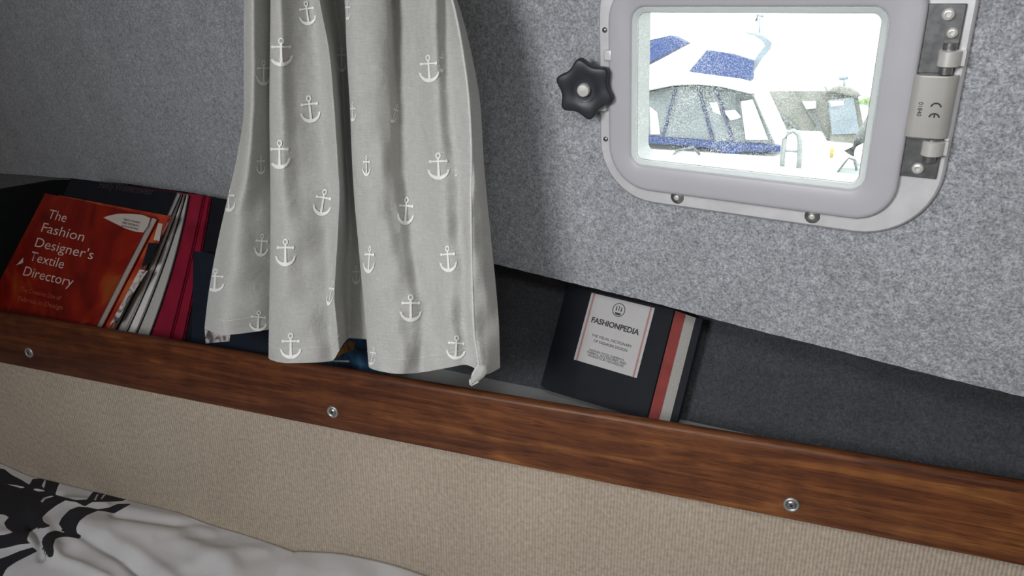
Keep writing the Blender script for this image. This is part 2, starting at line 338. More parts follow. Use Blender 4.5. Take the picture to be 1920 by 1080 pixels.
mb = MB(); mb.box(((XL+XR)/2, YR1+.012, ZC/2-.24), (1, 0, 0), (0, 0, 1), (0, -1, 0), XR-XL, Z(-.465)-.02, .024)
low = MB(); low.grid(np.array([[(x, YR1, z) for x in np.linspace(XL, XR, 40)] for z in np.linspace(.05, Z(-.475), 12)]))
low.grid(np.array([[(x, YR1+.012, z) for x in np.linspace(XL, XR, 40)] for z in np.linspace(.05, Z(-.475), 12)]))
tag(low.build('wall_lower', M['beige'], fixn=False), 'beige ribbed carpet panel below the wooden rail', 'wall', kind='structure')
tag(MB().box(((XL+XR)/2, -.1, CEIL+.01), (1, 0, 0), (0, 1, 0), (0, 0, 1), XR-XL, 2.6, .02).build('ceiling', M['ceil']), 'off-white cabin headliner', 'ceiling', kind='structure')
tag(MB().box(((XL+XR)/2, -.1, .0), (1, 0, 0), (0, 1, 0), (0, 0, 1), XR-XL, 2.6, .02).build('floor', M['sole']), 'brown cabin sole', 'floor', kind='structure')
for nm, x in (('wall_forward', XL-.01), ('wall_aft', XR+.01)):
    tag(MB().box((x, -.1, CEIL/2), (0, 1, 0), (0, 0, 1), (1, 0, 0), 2.9, CEIL, .02).build(nm, M['dim_wall']), 'brown cabin bulkhead closing the compartment', 'wall', kind='structure')
tag(MB().box(((XL+XR)/2, -1.4, CEIL/2), (1, 0, 0), (0, 0, 1), (0, 1, 0), XR-XL, CEIL, .02).build('wall_opposite', M['dim_wall']), 'brown panelling on the far side of the cabin', 'wall', kind='structure')
# ------------------------------------------------------------------ the shelf rail
rail = empty('shelf_rail', (-.6, YR0, RB), 'long varnished reddish-brown wooden rail along the front of the book shelf', 'rail')
mb = MB(); xr = np.linspace(XL, XR, 60)
prof = [(YR0+.003, RB), (YR0+.0008, RB+.0010), (YR0, RB+.004), (YR0, RT-.006), (YR0+.0012, RT-.0022), (YR0+.005, RT), (YR1-.003, RT), (YR1, RT-.003), (YR1, RB)]
mb.grid(np.array([[(x, y, z) for y, z in prof] for x in xr]), closed=True)
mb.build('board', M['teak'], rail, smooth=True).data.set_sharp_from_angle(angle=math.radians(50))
for px, py in ((624, 772), (1484, 946), (55, 661)):
    c = ony(px, py, YR0); s = MB()
    s.lathe(c, (0, -1, 0), [(.0092, -.001), (.0092, .0008), (.0080, .0022), (.0060, .0024), (.0056, .0010), (.0001, .0008)], 26)
    so = s.build('screw', M['steel_dull'], rail, smooth=True)
    h = MB(); h.lathe(c+np.array([0, -.0008, 0]), (0, -1, 0), [(.0050, 0), (.0050, .0010), (.0036, .0018), (.0001, .0020)], 20)
    for a in (.5, .5+math.pi/2):
        h.box(c+np.array([0, -.0029, 0]), (math.cos(a), 0, math.sin(a)), (-math.sin(a), 0, math.cos(a)), (0, 1, 0), .0052, .0011, .0004, 1)
    h.build('screw_head', [M['steel_dark'], M['knob']], so)
# ------------------------------------------------------------------ the opening window
def rrect(u0, u1, v0, v1, r, k=10):
    r = r if isinstance(r, (list, tuple)) else [r]*4
    cs = [(u0+r[0], v0+r[0], 180, r[0]), (u1-r[1], v0+r[1], 270, r[1]), (u1-r[2], v1-r[2], 0, r[2]), (u0+r[3], v1-r[3], 90, r[3])]
    return np.array([(cx+q*math.cos(math.radians(a+90*i/k)), cy+q*math.sin(math.radians(a+90*i/k))) for cx, cy, a, q in cs for i in range(k+1)])
def inset(L, d):                    # move a convex loop outwards by d
    n = len(L); o = []
    for i in range(n):
        t = L[(i+1) % n]-L[i-1]; t = t/np.linalg.norm(t); o.append(L[i]+d*np.array([t[1], -t[0]]))
    return np.array(o)
def ring(name, prof, mat, parent, smooth_angle=45):
    """prof: list of (loop, depth) swept one after the other, closed"""
    rows = [[W3(u, v, d) for u, v in L] for L, d in prof]; rows.append(rows[0])
    m = MB(); m.grid(np.array(rows), closed=True); o = m.build(name, mat, parent, smooth=True); o.data.set_sharp_from_angle(angle=math.radians(smooth_angle)); return o
win = empty('window_1', W3(-.29, .14, -.012), 'small opening cabin window with rounded grey sash, white seal and black clamp knob', 'window', kind='structure')
OPEN = rrect(-.4165, -.1700, .1871, .3564, .014)
SASH = rrect(-.4445, -.1405, .1570, .3900, [.050, .038, .038, .050])
FL_O = rrect(-.4597, -.1040, .1400, .4080, [.068, .070, .050, .060]); FL_I = inset(OPEN, .004)
ring('flange', [(FL_O, -.014), (FL_O, -.0100), (inset(FL_O, -.0025), -.0075), (FL_I, -.0075), (FL_I, -.05), (inset(FL_I, .003), -.05), (inset(FL_I, .003), -.014)], M['flange'], win)
ring('sash', [(SASH, -.0070), (SASH, -.0025), (inset(SASH, -.0018), -.0006), (inset(SASH, -.005), 0), (inset(OPEN, .0030), 0), (inset(OPEN, .0010), -.0012), (OPEN, -.004), (OPEN, -.0070)], M['sash'], win)
ring('seal', [(inset(OPEN, -.0002), -.0012), (inset(OPEN, -.0010), -.0006), (inset(OPEN, -.0046), -.0016), (inset(OPEN, -.0054), -.0026), (inset(OPEN, -.0002), -.0026)], M['seal_lit'], win)
ring('bead', [(inset(OPEN, -.0056), -.0040), (inset(OPEN, -.0061), -.0040), (inset(OPEN, -.0061), -.0052), (inset(OPEN, -.0056), -.0052)], M['steel_dark'], win)
SP = inset(OPEN, -.0015)
ring('spigot', [(SP, -.0095), (SP, -.046), (inset(SP, .004), -.046), (inset(SP, .004), -.0095)], M['spigot'], win)
m = MB(); L = inset(OPEN, -.0004); m.prism([W3(u, v, -.0090) for u, v in L], wn*.003); m.build('glass_pane', M['glass'], win)
# hinge side
HV0, HV1 = .2440, .3000
m = MB(); pl = [(-.1425, .0), (-.1405, .0015), (-.135, .0030), (-.116, .0030), (-.1105, .0010), (-.1075, -.004), (-.1075, -.0075), (-.1425, -.0075)]
m.grid(np.array([[W3(u, v, d) for u, d in pl] for v in (HV0, HV1)]), closed=True); b0 = len(m.f); m.f += [tuple(range(8)), tuple(range(15, 7, -1))]; m.m += [0, 0]
hp = m.build('hinge_plate', M['plate'], win, bevel=.0012)
def on_w(px, py, d): return onplane(px, py, E0+wn*d, wn)
for pts in ([(1776, 187), (1771, 186), (1764, 188), (1759, 193), (1758, 196)], [(1772, 203.5), (1768, 202), (1760, 204), (1754, 209), (1752, 213.5)],):
    pass
def stroke_arc(c, r, a0, a1, w_, k=14):
    rows = []
    for i in range(k+1):
        a = math.radians(a0+(a1-a0)*i/k); rows.append([W3(c[0]+(r-w_/2)*math.cos(a), c[1]+(r-w_/2)*math.sin(a), .0034), W3(c[0]+(r+w_/2)*math.cos(a), c[1]+(r+w_/2)*math.sin(a), .0034)])
    return np.array(rows)
m = MB(); ce1 = (-.1205, .2724); ce2 = (-.1205, .2632)
m.grid(stroke_arc(ce1, .0040, 10, 170, .0013)); m.grid(stroke_arc(ce2, .0040, 10, 170, .0013)); m.box(W3(ce2[0], ce2[1]+.0022, .0034), wu, wv, wn, .0012, .0034, .0002)
m.build('conformity_mark', M['ink'], hp)
text('01840', W3(-.1345, .2768, .003), W3(-.1345, .2640, .003), wn, M['ink'], hp, 'number_mark', cap=.0036)
for v0, v1 in ((.3078, .3215), (.2285, .2420)):
    k = MB(); k.lathe(W3(-.1175, v0, -.0005), wv, [(.0078, 0), (.0090, .0008), (.0090, v1-v0-.0008), (.0078, v1-v0)], 24)
    k.box(W3(-.1118, (v0+v1)/2, -.005), wu, wv, wn, .013, v1-v0-.001, .008)
    kn = k.build('hinge_knuckle', M['satin'], win, smooth=True); kn.data.set_sharp_from_angle(angle=math.radians(35))
for v0, v1 in ((.3215, .3275), (.3010, .3078), (.2420, .2440), (.2225, .2285)):
    k = MB(); k.lathe(W3(-.1185, v0, -.0012), wv, [(.0055, 0), (.0055, v1-v0)], 18); k.build('hinge_pin', M['steel_dark'], win, smooth=True).data.set_sharp_from_angle(angle=math.radians(35))
for u, v, a, b in ((-.1265, .3295, .029, .058), (-.1255, .2240, .031, .038)):
    m = MB(); m.box(W3(u, v, -.0060), wu, wv, wn, a, b, .0032); m.build('hinge_leaf', M['leaf_steel'], win, bevel=.001)
def cap_screw(c, r, nm='screw'):
    s = MB(); s.lathe(c, wn, [(r*1.45, -.001), (r*1.45, .0022), (r*1.12, .0026), (r*1.0, .0026), (r, .0046), (r*.8, .0056), (r*.45, .0059), (r*.42, .004), (.0001, .004)], 22)
    o = s.build(nm, M['satin'], win, smooth=True); o.data.set_sharp_from_angle(angle=math.radians(50)); return o
for (u, v), r in (((-.1245, .3500), .0052), ((-.1190, .3350), .0046), ((-.1265, .2140), .0052)): cap_screw(W3(u, v, -.0074), r)
for u, v in ((-.3620, .1520), (-.2150, .1515)):
    m = MB(); m.lathe(W3(u, v, -.0074), wn, [(.0078, 0), (.0074, .0005), (.0001, .0005)], 20, 1); m.lathe(W3(u, v, -.0070), wn, [(.0034, 0), (.0032, .0020), (.0020, .0026), (.0001, .0027)], 18, 0)
    m.build('screw', [M['satin'], M['steel_dark']], win, smooth=True)
for u, v in ((-.4515, .3320), (-.4515, .2110)):
    m = MB(); m.lathe(W3(u, v, -.0076), wn, [(.0030, 0), (.0028, .0012), (.0001, .0016)], 16); m.build('screw', M['steel_dark'], win, smooth=True)
# clamp: a lug on the flange, a lug on the sash, a swivelling screw and the star knob
m = MB(); m.box(W3(-.4440, .3065, -.0035), wu, wv, wn, .010, .012, .011); m.box(W3(-.4535, .2600, -.0040), wu, wv, wn, .012, .030, .010)
m.build('clamp_lug', M['flange'], win, bevel=.002)
kc = W3(*uvp(1097, 167, .012), .012)
ax = wn*1.0+wu*.22+wv*-.02; ax /= np.linalg.norm(ax)
def star(a, r):
    return 1+(.115*math.cos(6*(a-KNOB_A))+.016*math.cos(12*(a-KNOB_A)))*min(1, max(0, (r-.013)/.012))
KNOB_A = .70
m = MB(); m.lathe(kc, ax, [(.010, -.011), (.024, -.010), (.0285, -.0085), (.0300, -.005), (.0300, .0028), (.0290, .0044), (.0272, .0050), (.0145, .0050), (.0135, .0042), (.0115, .0038), (.0060, .0038)], 144, fx=star)
kb = m.build('star_knob', M['knob'], win, smooth=True); kb.data.set_sharp_from_angle(angle=math.radians(55))
m = MB(); m.lathe(kc, ax, [(.0074, .003), (.0074, .0075), (.0062, .0092), (.0001, .0098)], 24); m.build('knob_stud', M['satin'], kb, smooth=True).data.set_sharp_from_angle(angle=math.radians(40))
m = MB(); m.lathe(kc, ax, [(.0045, -.024), (.0045, -.009)], 16); m.build('clamp_screw', M['steel_dark'], win, smooth=True)
m = MB(); m.tube([W3(-.4560, .2520, -.004), W3(-.4530, .262, .008), W3(-.4500, .274, .009), W3(-.4455, .284, -.001)], .0042, 12); m.build('clamp_yoke', M['sash'], win, smooth=True)
# ------------------------------------------------------------------ curtain
YCUR = .765
PYT = -330                                   # where the heading meets the ceiling
ky = [PYT, 0, 100, 200, 300, 370, 450, 550, 620, 700]
KX = [  # x of every fold line at the heights ky
 [470, 457, 457, 457, 443, 427, 409, 391, 383, 376],
 [480, 474, 474, 473, 464, 453, 440, 428, 422, 418],
 [490, 496, 498, 496, 492, 488, 484, 480, 478, 476],
 [500, 514, 514, 514, 514, 514, 514, 514, 512, 512],
 [498, 509, 508, 508, 509, 509, 509, 508, 507, 507],
 [496, 507, 506, 505, 506, 507, 507, 505, 504, 503],
 [510, 524, 525, 526, 528, 530, 533, 536, 538, 540],
 [525, 549, 552, 556, 562, 568, 574, 580, 584, 588],
 [545, 584, 594, 601, 609, 613, 615, 617, 620, 624],
 [562, 599, 617, 625, 632, 635, 632, 627, 632, 637],
 [570, 603, 623, 634, 641, 643, 638, 631, 644, 650],
 [575, 628, 641, 645, 650, 655, 658, 655, 656, 660],
 [582, 652, 658, 664, 668, 672, 682, 694, 700, 706],
 [580, 646, 650, 656, 660, 664, 671, 680, 686, 692],
 [590, 662, 668, 676, 684, 690, 698, 706, 712, 718],
 [610, 694, 698, 703, 710, 716, 726, 736, 742, 748],
 [630, 727, 729, 730, 733, 740, 752, 764, 770, 774],
 [645, 738, 744, 750, 756, 764, 776, 788, 794, 798],
 [665, 768, 776, 784, 790, 796, 804, 812, 818, 822],
 [690, 814, 816, 820, 826, 832, 838, 843, 846, 848],
 [700, 834, 838, 845, 854, 860, 864, 868, 870, 872],
 [705, 848, 868, 880, 884, 883, 884, 886, 889, 901],
 [708, 852, 876, 888, 893, 897, 902, 908, 912, 912],
 [712, 857, 884, 901, 907, 913, 921, 931, 936, 938]]
#        depth toward the cabin at top / middle / bottom
KD = [(.000, .004, .010), (.014, .018, .022), (-.004, .000, .006), (-.016, -.016, -.012), (.004, .006, .006), (.022, .026, .030), (.032, .036, .040),
      (.019, .024, .034), (.007, .012, .024), (.017, .018, .024), (.004, .004, .010), (-.026, -.026, -.016), (-.004, -.004, .004), (.022, .026, .032),
      (.030, .036, .042), (.027, .034, .042), (.018, .026, .036), (.002, .014, .030), (.010, .018, .032), (.026, .028, .036), (.016, .022, .032), (.026, .030, .036), (.021, .024, .030), (.007, .010, .016)]
KB = [617, 628, 622, 616, 655, 671, 681, 680, 676, 660, 642, 634, 640, 686, 697, 701, 700, 697, 693, 688, 684, 696, 702, 690]
K = len(KX); SUB = 12; S = (K-1)*SUB+1; sv = np.arange(K); ss = np.linspace(0, K-1, S)
KX = np.array(KX, float); KD = np.array(KD)*1.7-.012
def wob(s, y):                               # soft creases, larger near the hem
    g = np.clip((y-150)/500, 0, 1)
    return (.0016*np.sin(s*1.7+y*.021+1.3*np.sin(y*.013+s))+.0010*np.sin(s*3.1-y*.035+2)+.0007*np.sin(y*.083+s*2.2))*(.35+g)
def surf_row(y):
    """x in pixels and depth at height y (an array over the fold lines, y per fold)"""
    xk = np.array([pchip(np.array([y[i]]), ky, KX[i])[0] for i in range(K)]); dk = np.array([np.interp(y[i], [PYT, 0, 330, 680], [KD[i][0]*.6, KD[i][0], KD[i][1], KD[i][2]]) for i in range(K)])
    yy = pchip(ss, sv, y); return pchip(ss, sv, xk), pchip(ss, sv, dk)+wob(ss, yy), yy
def lift(x, y, d): return onplane_arr(x, y, YCUR-d)
def onplane_arr(x, y, Y):
    r = ray(x, y); k = Y/r[..., 1]; return CAM+r*k[..., None]
ROWS = 190; tt = np.linspace(0, 1, ROWS); KBa = np.array(KB, float); P = []; rowdata = []
for t in tt:
    y = PYT+t*(KBa-PYT); x, d, yy = surf_row(y); P.append(lift(x, yy, d))
P = np.array(P); P[..., 2] = np.minimum(P[..., 2], CEIL-.0015)
cur = empty('curtain', (float(P[0, S//2, 0]), YCUR, CEIL-.002), 'light grey linen curtain printed with white anchors hanging beside the window', 'curtain')
mb = MB(); mb.grid(P, 0)
# anchors: outlines in a unit box (x right, y up), laid over the cloth
def poly_strip(pts, ws):
    L = []; R_ = []
    for i, p in enumerate(pts):
        a = np.array(pts[max(i-1, 0)]); b = np.array(pts[min(i+1, len(pts)-1)]); t = b-a; t = t/np.linalg.norm(t); nrm = np.array([-t[1], t[0]])
        L.append(np.array(p)+nrm*ws[i]/2); R_.append(np.array(p)-nrm*ws[i]/2)
    return np.array([L, R_])
def anchor_shapes():
    G = []
    a = np.linspace(0, 2*math.pi, 15); G.append(np.array([[(.062*math.cos(q), .41+.068*math.sin(q)) for q in a], [(.122*math.cos(q), .41+.120*math.sin(q)) for q in a]]))
    ys_ = np.linspace(.31, -.42, 9); G.append(poly_strip([(0, y) for y in ys_], [.085]*3+[.095]*3+[.115]*3))
    G.append(poly_strip([(x, .20-.02*abs(x)) for x in np.linspace(-.32, .32, 9)], [.062]*9))
    for sx in (-1, 1):
        q = np.linspace(0, 2*math.pi, 9); G.append(np.array([[(sx*.35, .195)]*9, [(sx*.35+.068*math.cos(w_), .195+.062*math.sin(w_)) for w_ in q]]))
        q = np.linspace(0, 1, 9); G.append(poly_strip([(sx*.44*math.sin(w_*1.45), -.44+.40*(1-math.cos(w_*1.35))) for w_ in q], [.14, .135, .13, .12, .11, .10, .09, .085, .08]))
        G.append(np.array([[(sx*.50, -.04), (sx*.44, -.16)], [(sx*.46, -.20), (sx*.30, -.16)]]))
    return G
AS = anchor_shapes()
def cloth_eval(x, y, s0, s1):
    """depth of the visible branch between fold lines s0..s1 at pixel (x, y); None outside"""
    xr_, dr_, _ = surf_row(np.full(K, float(y))); a, b = s0*SUB, s1*SUB+1; X = xr_[a:b]; D = dr_[a:b]
    if x < X.min() or x > X.max(): return None
    o = np.argsort(X); return float(np.interp(x, X[o], D[o]))
A_, B_, V_, C_ = (0, 3), (5, 10), (10, 12), (13, 21)
ANCH = [(576, 25, 34, 44, B_, -8), (527, 98, 46, 52, B_, 0), (494, 137, 30, 46, A_, 0), (804, 129, 40, 50, C_, -4), (828, 116, 9, 40, C_, 0), (581, 205, 40, 50, B_, -6), (524, 290, 42, 53, B_, 0), (489, 309, 18, 36, A_, 0),
        (687, 311, 16, 38, C_, 0), (822, 312, 43, 49, C_, -2), (855, 322, 6, 18, C_, 0), (605, 380, 36, 49, B_, 10), (429, 375, 26, 44, A_, 0), (761, 396, 33, 51, C_, 4), (490, 460, 28, 42, A_, 5), (535, 474, 40, 50, B_, 0),
        (692, 487, 22, 50, C_, 4), (840, 486, 34, 48, C_, -4), (403, 526, 38, 42, A_, 4), (620, 550, 12, 46, B_, 12), (484, 602, 35, 38, A_, 4), (545, 649, 42, 47, B_, 0), (770, 578, 43, 50, C_, 0), (855, 652, 38, 44, C_, 4),
        (698, 668, 14, 34, C_, 12), (640, 112, 20, 46, V_, 0), (661, 210, 14, 34, C_, 0), (740, 213, 12, 36, C_, 18), (651, 20, 13, 34, C_, 0), (668, 516, 16, 34, V_, 0)]
for cx, cy, aw, ah, br, rot in ANCH:
    ca, sa = math.cos(math.radians(rot)), math.sin(math.radians(rot))
    for G in AS:
        na, nb = G.shape[:2]; vid = {}; b = len(mb.v)
        for i in range(na):
            for j in range(nb):
                gx, gy = G[i, j]; dx, dy = gx*aw, -gy*ah; x = cx+dx*ca-dy*sa; y = cy+dx*sa+dy*ca
                d = cloth_eval(x, y, *br)
                if d is not None:
                    vid[i, j] = len(mb.v); mb.v.append(tuple(lift(np.array(x), np.array(y), np.array(d+.0011))))
        for j in range(nb-1):
            q = [(0, j), (0, j+1), (1, j+1), (1, j)]
            if all(k in vid for k in q): mb.f.append(tuple(vid[k] for k in q)); mb.m.append(1)
fab = mb.build('fabric', [M['linen'], M['anchor']], cur, smooth=True, fixn=False)
# edges: the stitched hem line and the pale bound side edge
for i0, i1 in ((0, 2), (5, 10), (13, 20)):
    m = MB(); pts = []
    for j in range(i0*SUB, i1*SUB+1, 2):
        y = PYT+(KBa-PYT)*((KBa-27-PYT)/(KBa-PYT)); x, d, yy = surf_row(y); pts.append(lift(x[j], yy[j], d[j]+.0003))
    m.tube(pts, .00055, 5); m.build('hem_stitching', M['stitch'], cur, smooth=True)
m = MB(); pts = []
for t in np.linspace(.2, 1, 90):
    y = PYT+t*(KBa-PYT); x, d, yy = surf_row(y); j = 21*SUB; pts.append(lift(x[j], yy[j], d[j]))
m.tube(pts, .0014, 8); m.build('bound_edge', M['stitch'], cur, smooth=True)
fl = np.array([(898, 684), (892, 692), (886, 702), (881, 712), (882, 720)], float); fr = np.array([(911, 688), (913, 698), (908, 706), (897, 715), (884, 722)], float); G = []
for q in np.linspace(0, 1, 6): G.append([lift(*(a_*(1-q)+b_*q), .052+.004*math.sin(q*math.pi)) for a_, b_ in zip(fl, fr)])
G = np.array(G); m = MB(); m.grid(G); m.grid(G+np.array([0, .003, 0]), flip=True)
m.build('turned_hem_corner', M['linen'], cur, smooth=True)
m = MB(); m.tube(list(G[0])+[G[-1][-1], G[-1][-2]], .0014, 8); m.build('corner_binding', M['stitch'], cur, smooth=True)
# ------------------------------------------------------------------ books
def nplane(yaw, lean_):
    y, l = math.radians(yaw), math.radians(lean_); return np.array([-math.sin(y)*math.cos(l), -math.cos(y)*math.cos(l), math.sin(l)])
def book(name, label, group, quad, P0, n, thick, cover, pages, cov=.0012, bow=0, inset_r=.0015, spine=True, top_in=.0015, end=None, back_cover=None, fan=0, endf=.26, back_ext=0):
    """quad: TL TR BR BL of the front cover seen in the photo (running on down to the shelf), on a plane; bow bends the sheet sideways"""
    n = np.asarray(n)/np.linalg.norm(n); c = [onplane(*q, P0, n) for q in quad]
    vv = [c[3]-c[0], c[2]-c[1]]                       # run the sides down until they stand on the shelf
    zb = ZF+.0005
    bl = c[0]+vv[0]*((zb-c[0][2])/vv[0][2]); br = c[1]+vv[1]*((zb-c[1][2])/vv[1][2])
    lift_b = thick*max(0, -(-n[2]))                   # the back edge of a leaning book stands lower
    k = (zb+max(0, n[2]*thick)-c[0][2])/vv[0][2]; bl = c[0]+vv[0]*k
    k = (zb+max(0, n[2]*thick)-c[1][2])/vv[1][2]; br = c[1]+vv[1]*k
    ud = (c[1]-c[0])/np.linalg.norm(c[1]-c[0]); RWS = 13; CL = 7
    def sheet(off, i0=0, i1=0, t0=0):
        G = []
        for r in np.linspace(0, 1, RWS):
            r2 = t0+(1-t0)*r; a = c[0]*(1-r2)+bl*r2; b = c[1]*(1-r2)+br*r2; sft = ud*bow*4*r2*(1-r2)
            G.append([a*(1-s)+b*s+sft*s+ud*(i0*(1-s)-i1*s+fan*s*off/thick)-n*off for s in np.linspace(0, 1, CL)])
        return np.array(G)
    def slab(m, o0, o1, i0, i1, t0, mi=0):
        A, B = sheet(o0, i0, i1, t0), sheet(o1, i0, i1, t0); m.grid(A, mi, flip=True); m.grid(B, mi)
        for a in ((A[0], B[0]), (A[-1], B[-1]), (A[:, 0], B[:, 0]), (A[:, -1], B[:, -1])): m.grid(np.array(a), mi)
    e = empty(name, (c[0]+c[1]+bl+br)/4*[1, 1, 0]+np.array([0, 0, zb]), label, 'book', group)
    m = MB(); slab(m, 0, cov, 0, 0, 0); slab(m, thick-cov, thick, 0, -back_ext, 0, 1)
    if spine: slab(m, 0, thick, 0, np.linalg.norm(c[1]-c[0])-.0015, 0)
    cv = m.build('cover', [cover, back_cover or cover], e)
    m = MB(); slab(m, cov*1.02, thick-cov*1.02, .002, inset_r, top_in); pg = m.build('pages', pages, e)
    if end is not None:
        m = MB(); slab(m, cov*1.02, cov+thick*endf, .003, inset_r-.0006, top_in*.7); m.build('endpapers', end, pg)
    return e, cv, c, n
def pt(P0, n, px, py, d=0): return onplane(px, py, np.asarray(P0)+n*d, n)
GB = 'books leaning on the shelf left of the curtain'
n1 = nplane(10, 30); r0 = ray(100, 480); T0 = CAM+r0*(1.33/(r0 @ fw))
def tp(k): return T0-n1*k
e, cv, c, n = book('book', 'red and orange textile directory book with white title, frontmost at the left of the shelf', GB, [(84, 362), (284, 407), (182, 606), (-3, 580)], tp(0), n1, .0125, M['tfd'], M['paper_grey'])
for s, a, b, cp in (('The', (89, 409), (123, 417), .0175), ('Fashion', (77, 434), (156, 453), .0175), ("Designer's", (65, 462), (173, 487), .0175), ('Textile', (55, 488), (118, 504), .0175), ('Directory', (43, 516), (135, 538), .0175)):
    text(s, pt(tp(0), n, *a), pt(tp(0), n, *b), n, M['white_text'], cv, 'title_lettering', weight=-.004, cap=cp)
for s, a, b in (('The Creative Use of', (37, 546), (114, 563)), ('Fabrics in Design', (34, 563), (117, 581))):
    text(s, pt(tp(0), n, *a), pt(tp(0), n, *b), n, M['orange_text'], cv, 'subtitle_lettering', cap=.008)
m = MB(); lf = [(194, 408), (206, 404), (222, 401), (245, 401), (268, 403), (282, 409), (277, 424), (269, 436), (252, 434), (234, 428), (214, 418)]
m.prism([pt(tp(0), n, *q, .0003) for q in lf], n*.0004); m.build('leaf_sticker', M['sticker'], cv)
for k_, w_ in enumerate(('SECOND', 'REVISED', 'EDITION')): text(w_, pt(tp(0), n, 232-k_*2, 413+k_*6, .001), pt(tp(0), n, 262-k_*2, 419.5+k_*6, .001), n, M['ink'], cv, 'sticker_lettering', cap=.0032)
m = MB(); m.prism([pt(tp(0), n, *q, .0003) for q in [(44, 483), (33, 495), (29, 498), (43, 493)]], n*.0003); m.build('cover_motif', M['sticker'], cv)
# second orange-red one behind it
e, cv, c, n = book('book', 'orange-red magazine directly behind the red textile directory, only its right edge showing', GB, [(110, 366), (318, 405), (208, 612), (20, 580)], tp(.0165), n1, .006, M['tfd_b'], M['white_pic'])
m = MB()
for q in ([(297, 418), (305, 420), (299, 452), (288, 450)],): m.prism([pt(tp(.0165), n, *k, .0003) for k in q], n*.0003)
m.build('cover_patch', M['sticker'], cv)
m = MB(); m.prism([pt(tp(.0165), n, *k, .0003) for k in [(279, 455), (296, 456), (284, 492), (266, 500)]], n*.0003); m.build('cover_panel', M['black_cover'], cv)
m = MB(); m.prism([pt(tp(.0165), n, *k, .0003) for k in [(262, 505), (277, 508), (243, 560), (222, 600), (206, 609), (232, 562)]], n*.0003); m.build('cover_picture', M['white_pic'], cv)
# magazines with thick pale page edges, the first with a black cover
e, cv, c, n = book('magazine', 'tall black-covered magazine with a faint dark title, behind the red textile directory', GB, [(133, 334), (331, 361), (210, 613), (15, 580)], tp(.0255), n1, .010, M['black_cover'], M['paper_grey'], bow=.004)
text('Fancy Womenswear', pt(tp(.0255), n, 186, 352), pt(tp(.0255), n, 287, 366), n, M['darkred_text'], cv, 'title_lettering')
book('magazine', 'pale-edged magazine between the black-covered one and the crimson one', GB, [(145, 336), (338, 362), (233, 617), (45, 588)], tp(.0370), n1, .007, M['paper_grey'], M['paper'], bow=.006, back_cover=M['black_cover'])  # black backs of these pale magazines paint in the shadow between them
book('magazine', 'white-covered magazine, brightest of the curved pale ones', GB, [(150, 337), (344, 364), (252, 620), (52, 589)], tp(.0450), n1, .006, M['paper_white'], M['paper'], bow=.008, back_cover=M['black_cover'])
book('magazine', 'greyish pale-covered magazine touching the crimson magazine', GB, [(155, 338), (352, 365), (278, 624), (60, 590)], tp(.0520), n1, .005, M['paper_grey'], M['paper_grey'], bow=.010, back_cover=M['black_cover'])
e, cv, c, n = book('magazine', 'wide crimson glossy magazine left of the curtain', GB, [(175, 340), (380, 366), (318, 627), (110, 592)], tp(.0580), n1, .006, M['red_cover'], M['red_cover'], bow=.003)
book('magazine', 'thin crimson magazine right behind the wide crimson one', GB, [(190, 342), (392, 369), (342, 630), (130, 594)], tp(.0655), n1, .005, M['red_cover'], M['red_cover'], bow=.003)
e, cv, c, n = book('book', 'black book half hidden by the left edge of the curtain', GB, [(240, 345), (432, 376), (398, 642), (190, 604)], tp(.0725), n1, .012, M['black_cover'], M['paper_grey'])
m = MB(); m.prism([pt(tp(.0725), n, *k, .0003) for k in [(384, 486), (402, 489), (396, 520), (376, 516)]], n*.0003); m.build('cover_picture', M['orange_pic'], cv)
n2 = nplane(8, 24); r1 = ray(460, 630); T1 = CAM+r1*(1.14/(r1 @ fw))
e, cv, c, n = book('book', 'dark navy book with a small white label, low behind the left part of the curtain', 'books behind the curtain', [(362, 470), (540, 500), (540, 672), (362, 640)], T1, n2, .020, M['navy_cover'], M['paper_grey'])
m = MB(); m.prism([pt(T1, n, *k, .0003) for k in [(384, 618), (432, 628), (430, 640), (386, 644)]], n*.0003); m.build('cover_label', M['white_pic'], cv)
r2 = ray(660, 640); T2 = CAM+r2*(1.10/(r2 @ fw))
e, cv, c, n = book('magazine', 'blue picture magazine showing between two folds of the curtain hem', 'books behind the curtain', [(590, 540), (742, 570), (728, 690), (580, 668)], T2, n2, .006, M['blue_art'], M['paper'])
m = MB(); m.prism([pt(T2, n, *k, .0003) for k in [(646, 645), (657, 639), (667, 643), (662, 657), (650, 660), (632, 670), (622, 674), (636, 660)]], n*.0004); m.build('cover_picture', M['orange_pic'], cv)
m = MB(); m.prism([pt(T2, n, *k, .0003) for k in [(610, 675), (655, 676), (655, 679), (610, 678)]], n*.0004); m.build('cover_line', M['sticker'], cv)
# the black and white fashion dictionary
ln = np.array([-.2252, -.8642, .4496]); ln /= np.linalg.norm(ln); rl = ray(1110, 549); FP = CAM+rl*(.9690/(rl @ fw))*1.06
e, cv, c, n = book('book', 'black fashion dictionary with a square white cover label, alone on the right of the shelf', None, [(1062, 534), (1264, 581), (1212, 786), (1026, 750)], FP, ln, .034, M['black_cover'], M['paper'], cov=.0022, inset_r=.0005, end=M['red_end'], top_in=.003, fan=.021, endf=.42, back_ext=.009)
LQ = [(1109.5, 549), (1228, 577.5), (1194, 709), (1076, 674)]; lc = [pt(FP, n, *q, .0004) for q in LQ]
def lab(a, b, d=0): return (lc[0]*(1-a)+lc[1]*a)*(1-b)+(lc[3]*(1-a)+lc[2]*a)*b+n*d
m = MB(); m.prism([lab(0, 0), lab(1, 0), lab(1, 1), lab(0, 1)], n*.0004)
for a in (.035, .935):
    m.prism([lab(a, .0, .0005), lab(a+.028, .0, .0005), lab(a+.028, 1, .0005), lab(a, 1, .0005)], n*.0002, 1)
lb = m.build('cover_label', [M['label'], M['pink']], cv)
